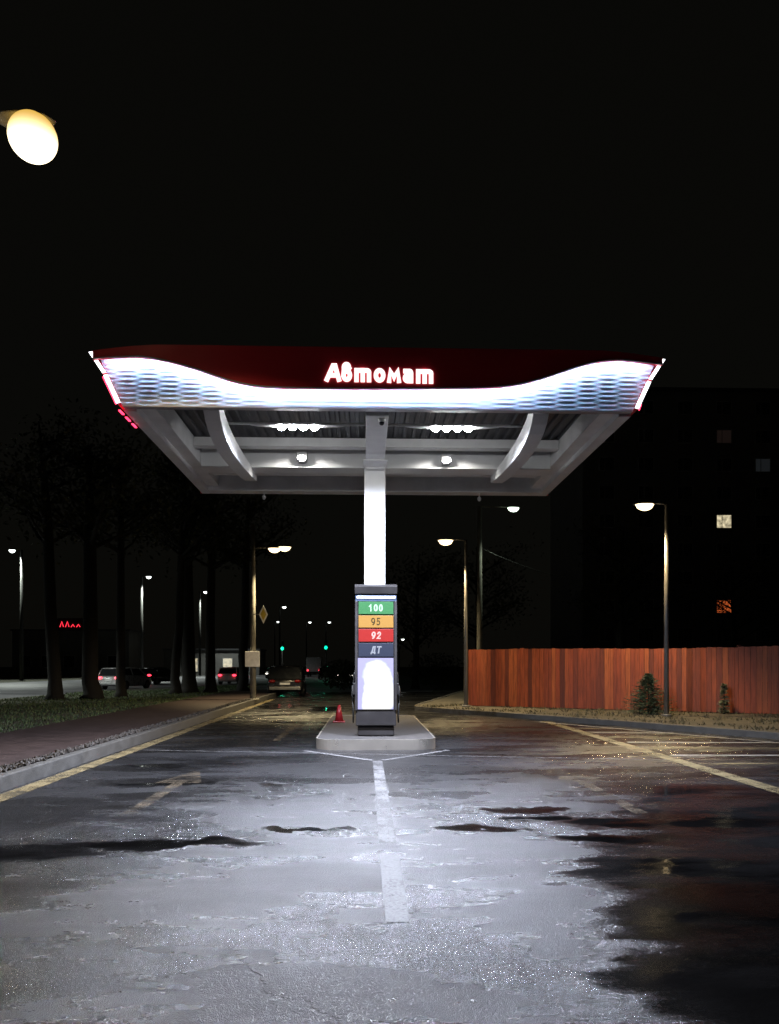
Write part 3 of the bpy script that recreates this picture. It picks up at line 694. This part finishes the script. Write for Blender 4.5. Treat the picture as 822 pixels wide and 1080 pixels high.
# far avenue lamps
far = [(13, 580, 80, 'white avenue lamp on a pale post, leftmost in view', 9000), (157, 608, 100, 'white avenue lamp high between the tree trunks on the left', 10000), (217, 624, 122, 'white avenue lamp right of the trunks, left of the concrete post', 5000), (300, 640, 150, 'white avenue lamp right of the concrete post, above the left green signal', 0),
       (293.5, 655.5, 205, 'tiny far avenue lamp beside the concrete post, just left of the left signal', 0), (327, 656, 200, 'tiny far avenue lamp between the two green traffic signals', 0), (347.5, 656, 200, 'tiny far avenue lamp above the right green traffic signal', 0), (425, 674, 190, 'tiny far street lamp just right of the dispenser', 0), (69, 681, 150, 'low far street lamp between the two leftmost tree trunks', 0)]
for pxx, pyy, d, lab, pw in far:
    q = at(pxx, pyy, d); b = q+RT*(1.0 if pxx < 60 else -.9); b.z = -.03
    street_lamp(lab, b, q.z+.03, tuple((q-b).xy), 1, 'far_lamp', pw, (.92, 1, .92), 'far_pole', (.20, .12), 'lamps along the avenue', hs=1.5 if d < 130 else 1.7, cone=112, bowl=.2, aim=(q.x+3, q.y-3, 0))

street_lamp('unseen avenue lamp added at the far left to light the car rears', (-37.5, 37, -.03), 11, (1.5, 0), 1, 'far_lamp', 14000, (.92, 1, .92), 'far_pole', (.2, .12), 'lamps along the avenue', hs=1.5, cone=112, bowl=.2, aim=(-32, 39, 0))  # added lamp outside the view, brightens the backs of the cars
street_lamp('unseen lamp added on the near side of the avenue to light cars and lawn', (-18.6, 32.5, -.03), 9.5, (-1.5, 0), 1, 'far_lamp', 3600, (.95, 1, .88), 'far_pole', (.2, .12), 'lamps along the avenue', hs=1.5, cone=112, bowl=.2, aim=(-20.6, 35, 0))  # second added lamp outside the view, brightens near avenue edge, cars and lawn
# traffic signals
for pxx, pyy, lab in ((298, 684, 'traffic signal showing green, the left one, above the parked cars'), (344, 683, 'traffic signal showing green, the right one, near the dispenser')):
    q = at(pxx, pyy, 100); t = thing('traffic_light', lab, 'traffic light', (q.x, q.y, -.03), 'green traffic signals down the road')
    MB().cyl((q.x, q.y+.2, -.03), (q.x, q.y+.2, q.z+1.1), .08, .07).build('pole', 'galv', t)
    hd = MB().box(q.x-.2, q.x+.2, q.y-.12, q.y+.12, q.z-.3, q.z+.95).build('signal_head', 'dark_case', t, bevel=.03)
    for k, m_ in enumerate(('green', 'glass', 'glass')):
        MB().ball((q.x, q.y-.13, q.z+k*.36), .21 if k == 0 else .15, .05, .24 if k == 0 else .15).build('lens', m_, hd)
    lamp('signal_glow', 'SPOT', (q.x, q.y-.4, q.z), 60, (.05, 1, .5), t, .2, (q.x+.1, 0, 1), 90, .5)

# ------------------------------------------------------------------ wooden fence
fa = Vector((3.75, 27.55, 0)); fb = Vector((16.6, 19.75, 0)); fl_ = (fb-fa).length; fu = (fb-fa).normalized(); fn = Vector((fu.y, -fu.x, 0))
fen = thing('wooden_fence', 'red brown vertical board fence along the verge on the right', 'fence', fa+Vector((0, 0, .13)))
mb = MB(); rnd = random.Random(12); x = 0; tones = []
tl = mb.bm.faces.layers.float.new('tone')
while x < fl_:
    w = rnd.choice((.11, .14, .145, .15, .17)); tone = min(1, max(0, rnd.gauss(.5, .15)+.25*noise.noise((x*.35, 3, 0))))
    if rnd.random() < .1: tone = rnd.uniform(.75, 1)
    if rnd.random() < .12: tone = rnd.uniform(0, .2)
    z1 = 2.17+rnd.gauss(0, .008)+.02*sin(x*.7); yo = rnd.uniform(0, .012)
    p0 = fa+fu*x+fn*yo; p1 = fa+fu*(x+w-.006)+fn*yo
    n0 = len(mb.bm.faces)
    mb.prism([(p0.x, p0.y, .15), (p1.x, p1.y, .15), (p1.x-fn.x*.022, p1.y-fn.y*.022, .15), (p0.x-fn.x*.022, p0.y-fn.y*.022, .15)], (0, 0, z1-.15))
    mb.bm.faces.ensure_lookup_table()
    for f in mb.bm.faces[n0:]: f[tl] = tone
    x += w
mb.build('board_panel', 'planks', fen)
for zz in (.5, 1.75):
    a = fa-fn*.05; b = fb-fn*.05
    MB().tube([(a.x, a.y, zz), (b.x, b.y, zz)], .035, 4).build('rail', 'planks', fen)
for k in range(6):
    c = fa+fu*(.3+k*fl_/5.2)-fn*.13
    MB().box(c.x-.05, c.x+.05, c.y-.05, c.y+.05, .1, 2.24 if k == 3 else 2.12).build('post', 'planks', fen)

# ------------------------------------------------------------------ small conifers
def conifer(name, label, base, h, w, nb, m, seed, cat='shrub'):
    rnd = random.Random(seed); t = thing(name, label, cat, base)
    b = Vector(base); MB().cyl(b, b+Vector((0, 0, h*.95)), .03, .006, 7).build('trunk', 'bark', t)
    mb = MB()
    for i in range(nb):
        q = rnd.random()**1.3; z = h*(.04+.94*q); r = w*(1-q)**.85*rnd.uniform(.45, 1.2)+.03
        a = rnd.uniform(0, 2*pi); dr = Vector((cos(a), sin(a), rnd.uniform(-.25, .1)))
        for j in range(16):
            s_ = rnd.uniform(.15, 1); c = b+Vector((0, 0, z))+dr*r*s_+Vector((0, 0, .12*s_*s_*r))
            sd = Vector((-sin(a), cos(a), 0))*rnd.choice((-1, 1)); ln = rnd.uniform(.05, .11)*(1.25-s_*.5)
            tip = c+(dr*.7+sd*rnd.uniform(.2, 1)+Vector((0, 0, rnd.uniform(-.2, .3)))).normalized()*ln
            nn = Vector((rnd.gauss(0, 1), rnd.gauss(0, 1), rnd.gauss(0, 1))).normalized()*.012
            mb.face([c-nn, c+nn, tip])
    mb.build('foliage', m, t, recalc=False); return t
conifer('spruce_shrub', 'dark bushy young spruce in front of the fence beside the street lamp', gnd(684, 753, .13), 1.25, .88, 620, 'needle', 5)
conifer('thin_sapling', 'thin pale sapling in front of the right end of the fence', gnd(764, 753, .13), .95, .16, 160, 'pale_needle', 6)

# ------------------------------------------------------------------ trees
def tree(label, base, h, r, clear, spread, leaves, seed, group, name='street_tree'):
    rnd = random.Random(seed); b = Vector(base); t = thing(name, label, 'tree', b, group)
    lean = Vector((rnd.gauss(0, .03), rnd.gauss(0, .03), 0)); mb = MB()
    spine = [b+Vector((0, 0, -.05))]+[b+lean*z+Vector((rnd.gauss(0, .04), rnd.gauss(0, .04), z)) for z in (.25, .8, 2, 3.5, clear, clear+(h-clear)*.4, h*.92)]
    mb.tube(spine, [r*1.7, r*1.25, r*1.05, r, r*.92, r*.8, r*.5, .03], 10)
    tips = []
    for i in range(16):
        z = clear*.9+(h-clear)*rnd.random()**1.2*.8; o = b+lean*z+Vector((0, 0, z)); a = rnd.uniform(0, 2*pi); ln = spread*rnd.uniform(.5, 1)*(1.1-.6*(z-clear)/(h-clear))
        p1 = o+Vector((cos(a)*ln*.5, sin(a)*ln*.5, ln*.28)); p2 = o+Vector((cos(a)*ln, sin(a)*ln, ln*.6+rnd.gauss(0, .2)))
        mb.tube([o, p1, p2], [r*.35, r*.2, .015], 6); tips += [p1, p2, (p1+p2)/2]
        for j in range(3):
            p3 = p1.lerp(p2, rnd.random())+Vector((rnd.gauss(0, .6), rnd.gauss(0, .6), rnd.gauss(.3, .4))); mb.tube([p1, p3], [.03, .01], 5); tips.append(p3)
    mb.build('trunk', 'bark', t)
    mb = MB()
    for i in range(leaves):
        c = rnd.choice(tips)+Vector((rnd.gauss(0, .5), rnd.gauss(0, .5), rnd.gauss(0, .4))); s_ = rnd.uniform(.07, .15)
        u = Vector((rnd.gauss(0, 1), rnd.gauss(0, 1), rnd.gauss(0, 1))).normalized(); v = u.orthogonal().normalized()
        mb.face([c-u*s_, c+v*s_*.5, c+u*s_, c-v*s_*.5])
    mb.build('crown', 'leaf', t, recalc=False); return t
TR = [(58, 738, 13, .27, 'dark tree trunk left of the silver hatchback, leftmost of the row'), (97, 737.5, 12, .33, 'dark tree trunk just left of the silver hatchback'), (128, 735.5, 12, .20, 'dark tree trunk standing before the silver hatchback'),
      (185, 732, 13, .22, 'slender dark tree trunk right of the black car'), (200, 731, 14, .34, 'thick dark tree trunk with flared foot right of the black car'), (222, 730.5, 12, .26, 'dark tree trunk just left of the white car'), (257, 729, 12, .25, 'dark tree trunk close behind the concrete lamp post')]
for i, (a, b, h, r, lab) in enumerate(TR):
    tree(lab, gnd(a, b, .14), h, r, 7.2, 3.0, 1500, 40+i, 'trees on the lawn beside the avenue')
tree('dark tree behind the fence in front of the orange lit window', (25.8, 52, -.03), 9.4, .22, 3.6, 3.4, 2200, 71, 'trees behind the fence')
tree('dark tree behind the middle of the wooden fence', (15.5, 46, -.03), 11, .25, 4.0, 3.5, 2200, 72, 'trees behind the fence')
tree('dark tree behind the left end of the fence by the tall concrete post', (7.2, 48, -.03), 10, .25, 3.2, 3.2, 2200, 73, 'trees behind the fence')
tree('dark tree in the gap right of the dispenser', (3.4, 52, -.03), 10, .22, 2.6, 3.2, 2200, 74, 'trees behind the fence')
def bush(label, x, y, w, h, seed):
    rnd = random.Random(seed); mb = MB()
    for i in range(1800):
        d = Vector((rnd.gauss(0, 1), rnd.gauss(0, 1), rnd.gauss(0, 1))).normalized()*rnd.random()**.4
        c = Vector((x+d.x*w, y+d.y*w*.7, h*.5+d.z*h*.5+.02)); u = Vector((rnd.gauss(0, 1), rnd.gauss(0, 1), rnd.gauss(0, 1))).normalized(); v = u.orthogonal().normalized(); s_ = rnd.uniform(.06, .12)
        mb.face([c-u*s_, c+v*s_*.5, c+u*s_, c-v*s_*.5])
    o = mb.build('dark_bush', 'leaf', recalc=False); tag(o, label, 'bush', 'bushes at the far end of the forecourt')
    for k in range(5):
        pass
    return o
bush('dark low bush left of the dispenser beyond the island', -1.6, 50, 1.5, 2.0, 81)
bush('dark bush between the dispenser and the second street lamp', 5.2, 56, 2.2, 2.6, 82)

# ------------------------------------------------------------------ vehicles
PAINT = dict(silver=mat('silver_paint', (.42, .43, .44), .3, .3, var=.03), black=mat('black_paint', (.018, .018, .02), .2, 0, var=.05), white=mat('white_paint', (.72, .71, .68), .3, 0, var=.04), grey=mat('dark_grey_paint', (.018, .018, .02), .28, .2, var=.05))
def car(label, loc, rz, pm, L=4.2, W=1.75, Hh=1.48, lit=True, kind='hatch', beams=False, group='cars on the avenue', name='parked_car'):
    t = thing(name, label, 'car', loc, group); t.rotation_euler = (0, 0, 0)
    R = Matrix.Rotation(rz, 4, 'Z'); B = Vector(loc)
    def tr(p): return tuple(B+(R @ Vector(p)))
    hl, hw = L/2, W/2
    # lower body rings along y (rear at -y)
    st = [(-hl, .42, .78, .86), (-hl+.08, .32, .92, .95), (-hl+.5, .24, .98, 1), (-.3, .22, .95, 1), (hl*.45, .22, .93, 1), (hl-.45, .24, .86, .98), (hl-.1, .30, .74, .92), (hl, .40, .62, .82)]
    rings = []
    for y, z0, z1, k in st:
        w = hw*k; zc = (z0+z1)/2
        rings.append([tr(p) for p in ((-w*.9, y, z0), (w*.9, y, z0), (w*.985, y, z0+.1), (w, y, zc), (w*.98, y, z1-.12), (w*.93, y, z1), (-w*.93, y, z1), (-w*.98, y, z1-.12), (-w, y, zc), (-w*.985, y, z0+.1))])
    MB().loft(rings).build('body', pm, t)
    # glasshouse
    yr0, yr1 = (-hl+.12, -hl+.45) if kind != 'sedan' else (-hl+.75, -hl+1.25)
    yf1, yf0 = hl*.22, hl*.55
    def gh(z, ya, yb, w): return [tr(p) for p in ((-w, ya, z), (w, ya, z), (w*1.0, (ya+yb)/2, z), (w*.95, yb, z), (-w*.95, yb, z), (-w, (ya+yb)/2, z))]
    MB().loft([gh(.90, yr0, yf0, hw*.92), gh(Hh-.10, yr1-.07, yf1+.06, hw*.80), gh(Hh-.05, yr1, yf1, hw*.77)], smooth_=False).build('window_glass', 'glass', t)
    MB().loft([gh(Hh-.085, yr1-.09, yf1+.08, hw*.81), gh(Hh-.03, yr1-.02, yf1, hw*.78), gh(Hh, yr1+.2, yf1-.25, hw*.62)]).build('roof', pm, t)
    for sx in (-1, 1):
        for ya, yb in ((yr0, yr1-.07), ((yr0+yf0)/2, (yr1+yf1)/2), (yf0, yf1+.06)):
            MB().tube([tr((sx*hw*.925, ya, .92)), tr((sx*hw*.81, yb, Hh-.07))], .04, 6).build('pillar', pm, t)
        for y in (-hl+.75, hl-.8):
            wx = sx*(hw-.09)
            wm = MB().cyl(tr((wx-.10, y, .31)), tr((wx+.10, y, .31)), .31, .31, 20).build('wheel', 'black', t)
            MB().cyl(tr((wx+sx*.101, y, .31)), tr((wx+sx*.112, y, .31)), .19, .17, 14).build('rim', 'galv', wm)
        c = Vector(tr((sx*hw*.70, -hl+.005, .80)))
        MB().ball(c, .17, .09, .085, 12, 8).build('tail_light', 'tail' if lit else 'tail_off', t)
        c = Vector(tr((sx*hw*.68, hl-.06, .62)))
        MB().ball(c, .18, .12, .08, 12, 8).build('headlight', 'head' if beams else 'glass', t)
    mb = MB(); q = [tr(p) for p in ((-.26, -hl-.012, .62), (.26, -hl-.012, .62), (.26, -hl-.012, .73), (-.26, -hl-.012, .73))]
    mb.prism(q, R @ Vector((0, .02, 0))).build('number_plate', 'white_plastic', t)
    mb = MB(); rb_ = [tr(p) for p in ((-hw*.86, -hl-.02, .36), (hw*.86, -hl-.02, .36), (hw*.86, -hl-.02, .52), (-hw*.86, -hl-.02, .52))]
    mb.prism(rb_, R @ Vector((0, .1, 0))).build('bumper', pm if kind != 'suv' else 'galv', t, bevel=.02)
    return t
def road(pxx, d, z=-.012):
    q = at(pxx, 720, d); q.z = z; return q
car('silver hatchback with red tail lights between the tree trunks', road(133, 52), radians(-14), PAINT['silver'], lit=True, name='hatchback_car')
car('black car with red tail lights behind the tree row', road(166, 66), radians(-16), PAINT['black'], lit=True, kind='sedan', L=4.5, Hh=1.44, name='sedan_car')
car('white car with red tail lights left of the concrete lamp post', road(247, 66), radians(-6), PAINT['white'], lit=True, name='hatchback_car')
car('dark grey estate parked at the far end of the forecourt, unlit', (-4.2, 41, 0), radians(2), PAINT['grey'], lit=False, kind='suv', W=1.85, Hh=1.62, group='cars beyond the forecourt', name='estate_car')
car('small car with red brake lights below the left green signal', road(303, 88, -.008), radians(-4), PAINT['white'], lit=True, group='cars on the avenue', name='hatchback_car')
car('black car facing away under the right green signal', road(345, 92, -.008), radians(-3), PAINT['black'], lit=False, group='cars on the avenue', kind='sedan', name='sedan_car')
car('oncoming car with white headlights between the concrete post and the left signal', road(290, 97, -.03), radians(176), PAINT['grey'], lit=False, beams=True, name='hatchback_car')
car('oncoming dark car with white headlights just left of the dispenser', road(364, 80, -.03), radians(182), PAINT['black'], lit=False, beams=True, kind='sedan', name='sedan_car')
car('small white car with red tail lights between the truck and the left signal', road(314, 118, -.03), radians(-3), PAINT['white'], lit=True, name='hatchback_car')
q = road(331, 104, -.03)
tk = thing('box_truck', 'pale box truck seen from behind between the two green signals', 'truck', q)
MB().box(q.x-1.0, q.x+1.0, q.y, q.y+4.6, .75, 2.75).build('cargo_box', 'white_plastic', tk, bevel=.04)
MB().box(q.x-.95, q.x+.95, q.y+.1, q.y+6.3, .5, .74).build('chassis', 'black', tk)
MB().loft([[(q.x-.95, q.y+4.7, .76), (q.x+.95, q.y+4.7, .76), (q.x+.95, q.y+6.4, .76), (q.x-.95, q.y+6.4, .76)], [(q.x-.9, q.y+4.7, 2.3), (q.x+.9, q.y+4.7, 2.3), (q.x+.9, q.y+5.9, 2.3), (q.x-.9, q.y+5.9, 2.3)]], smooth_=False).build('cab', PAINT['white'], tk, bevel=.04)
for sx in (-1, 1):
    MB().ball((q.x+sx*.8, q.y-.02, .95), .10, .05, .09).build('tail_light', 'tail', tk)
    for yy in (.9, 5.5): MB().cyl((q.x+sx*.95, q.y+yy, .43), (q.x+sx*.7, q.y+yy, .43), .42, .42, 16).build('wheel', 'black', tk)

# ------------------------------------------------------------------ buildings
bd = at(764, 550, 75); BY = bd.y; fh = 2.8; z00 = bd.z-5*fh
ab = thing('apartment_block', 'tall dark apartment block with a few lit windows far right', 'building', (42, BY+6, -.03))
bxs = [bd.x+k*3.9 for k in range(-3, 6)]
MB().box(bxs[0]-2.4, bxs[-1]+2.4, BY+.08, BY+13, -.03, z00+9.6*fh).build('wall', 'wall', ab)
MB().box(bxs[0]-2.6, bxs[-1]+2.6, BY-.1, BY+13.2, z00+9.6*fh, z00+9.6*fh+.3).build('roof', 'deck', ab)
for fl in range(10):
    for k, x in enumerate(bxs):
        if k > 6: continue
        z = z00+fl*fh; m_ = 'glass'; lab = None
        if (k, fl) == (3, 5): m_ = 'win_warm'; lab = 'brightly lit window'
        if (k, fl) == (3, 8): m_ = 'win_dim'; lab = 'dim reddish window'
        if (k, fl) == (4, 7): m_ = 'win_cool'; lab = 'dim bluish window'
        if (k, fl) == (3, 2): m_ = 'win_orange'; lab = 'orange lit window'
        hw_ = .72
        mb = MB(); mb.box(x-hw_-.07, x-hw_, BY, BY+.078, z-.7, z+.7); mb.box(x+hw_, x+hw_+.07, BY, BY+.078, z-.7, z+.7)
        mb.box(x-hw_, x+hw_, BY, BY+.078, z+.63, z+.7); mb.box(x-hw_, x+hw_, BY-.05, BY+.078, z-.7, z-.63); mb.box(x-.2-.025, x-.2+.025, BY+.005, BY+.07, z-.63, z+.63)
        w = mb.build('window', 'frame', ab)
        pn = MB().box(x-hw_, x+hw_, BY+.055, BY+.065, z-.63, z+.63).build('pane', m_, w)
        if lab: w['label'] = lab
# low shops across the avenue
sb = at(217, 700, 128); SY = sb.y
sh = thing('shop_building', 'low shop building with warm lit windows far across the avenue', 'building', (sb.x, SY, -.03))
MB().box(sb.x-7, sb.x+9, SY+.06, SY+8, -.03, 4.2).build('wall', 'wall', sh)
MB().box(sb.x-7.2, sb.x+9.2, SY-.3, SY+8.2, 4.2, 4.45).build('roof', 'deck', sh)
for k in range(5):
    x = sb.x-5+k*2.9; w = MB().box(x-.85, x+.85, SY-.02, SY+.058, .5, 2.9).build('window', 'frame', sh)
    MB().box(x-.75, x+.75, SY-.03, SY-.022, .6, 2.8).build('pane', 'shop' if k in (1, 2, 3) else 'glass', w)
nb = at(74, 658, 118)
kb = thing('corner_shop', 'dark shop building far left under a small red neon sign', 'building', (nb.x, nb.y, -.03))
MB().box(nb.x-9, nb.x+9, nb.y+.3, nb.y+8, -.03, 7.0).build('wall', 'wall', kb)
MB().box(nb.x-9.2, nb.x+9.2, nb.y+.05, nb.y+8.2, 7.0, 7.25).build('roof', 'deck', kb)
for k in range(5):
    x = nb.x-7+k*3.4; w = MB().box(x-.9, x+.9, nb.y+.2, nb.y+.298, 1.2, 3.2).build('window', 'frame', kb); MB().box(x-.8, x+.8, nb.y+.19, nb.y+.198, 1.3, 3.1).build('pane', 'glass', w)
ns = thing('neon_sign', 'small red neon sign glowing on the dark shop far left', 'sign', (nb.x, nb.y, nb.z-.8))
MB().box(nb.x-2.0, nb.x+2.0, nb.y+.2, nb.y+.297, nb.z-.9, nb.z+.9).build('backing', 'black', ns)
rnd = random.Random(2); x = -1.6
while x < 1.5:
    MB().tube([(nb.x+x, nb.y+.12, nb.z-.5), (nb.x+x+.3, nb.y+.12, nb.z+rnd.uniform(-.1, .4)), (nb.x+x+.55, nb.y+.12, nb.z-.45)], .07, 6).build('neon_tube', 'neon', ns); x += .85

# overhead cable from the tall post
p = Vector((g3.x, g3.y, 7.2)); q = Vector((19, 44, 7.0)); pts = [p.lerp(q, i/12)-Vector((0, 0, 1.1*4*(i/12)*(1-i/12))) for i in range(13)]
tag(MB().tube(pts, .018, 5).build('overhead_cable', 'black'), 'thin dark cable sagging from the tall concrete post over the fence', 'cable')

# ------------------------------------------------------------------ world, camera, output
w = bpy.data.worlds.new('World'); S.world = w; w.use_nodes = True
nt = w.node_tree; bg = nt.nodes['Background']
sky = nt.nodes.new('ShaderNodeTexSky'); sky.sky_type = 'NISHITA'; sky.sun_disc = False; sky.sun_elevation = radians(1); sky.sun_rotation = radians(180)
mx = nt.nodes.new('ShaderNodeMix'); mx.data_type = 'RGBA'; mx.inputs[0].default_value = .985
nt.links.new(sky.outputs[0], mx.inputs[6]); mx.inputs[7].default_value = (.0029, .0028, .0022, 1)
nt.links.new(mx.outputs[2], bg.inputs['Color']); bg.inputs['Strength'].default_value = .9
sky_mult = nt.nodes.new('ShaderNodeVectorMath'); sky_mult.operation = 'SCALE'; sky_mult.inputs['Scale'].default_value = .01
nt.links.new(sky.outputs[0], sky_mult.inputs[0]); nt.links.new(sky_mult.outputs[0], mx.inputs[6])

cd = bpy.data.cameras.new('camera'); cam = bpy.data.objects.new('camera', cd); COL.objects.link(cam)
cam.location = (0, 0, CH); cam.rotation_euler = (pi/2, 0, -YAW)
cd.sensor_fit = 'VERTICAL'; cd.sensor_height = 36; cd.sensor_width = 36; cd.lens = F/1080*36; cd.shift_y = (HY-540)/1080
cd.clip_end = 2000; S.camera = cam
S.render.engine = 'CYCLES'
S.cycles.use_denoising = True; S.cycles.denoising_prefilter = 'NONE'; S.cycles.max_bounces = 6; S.cycles.sample_clamp_indirect = 6
S.cycles.caustics_reflective = False; S.cycles.caustics_refractive = False
S.view_settings.view_transform = 'Standard'; S.view_settings.look = 'None'; S.view_settings.exposure = 0; S.view_settings.gamma = 1
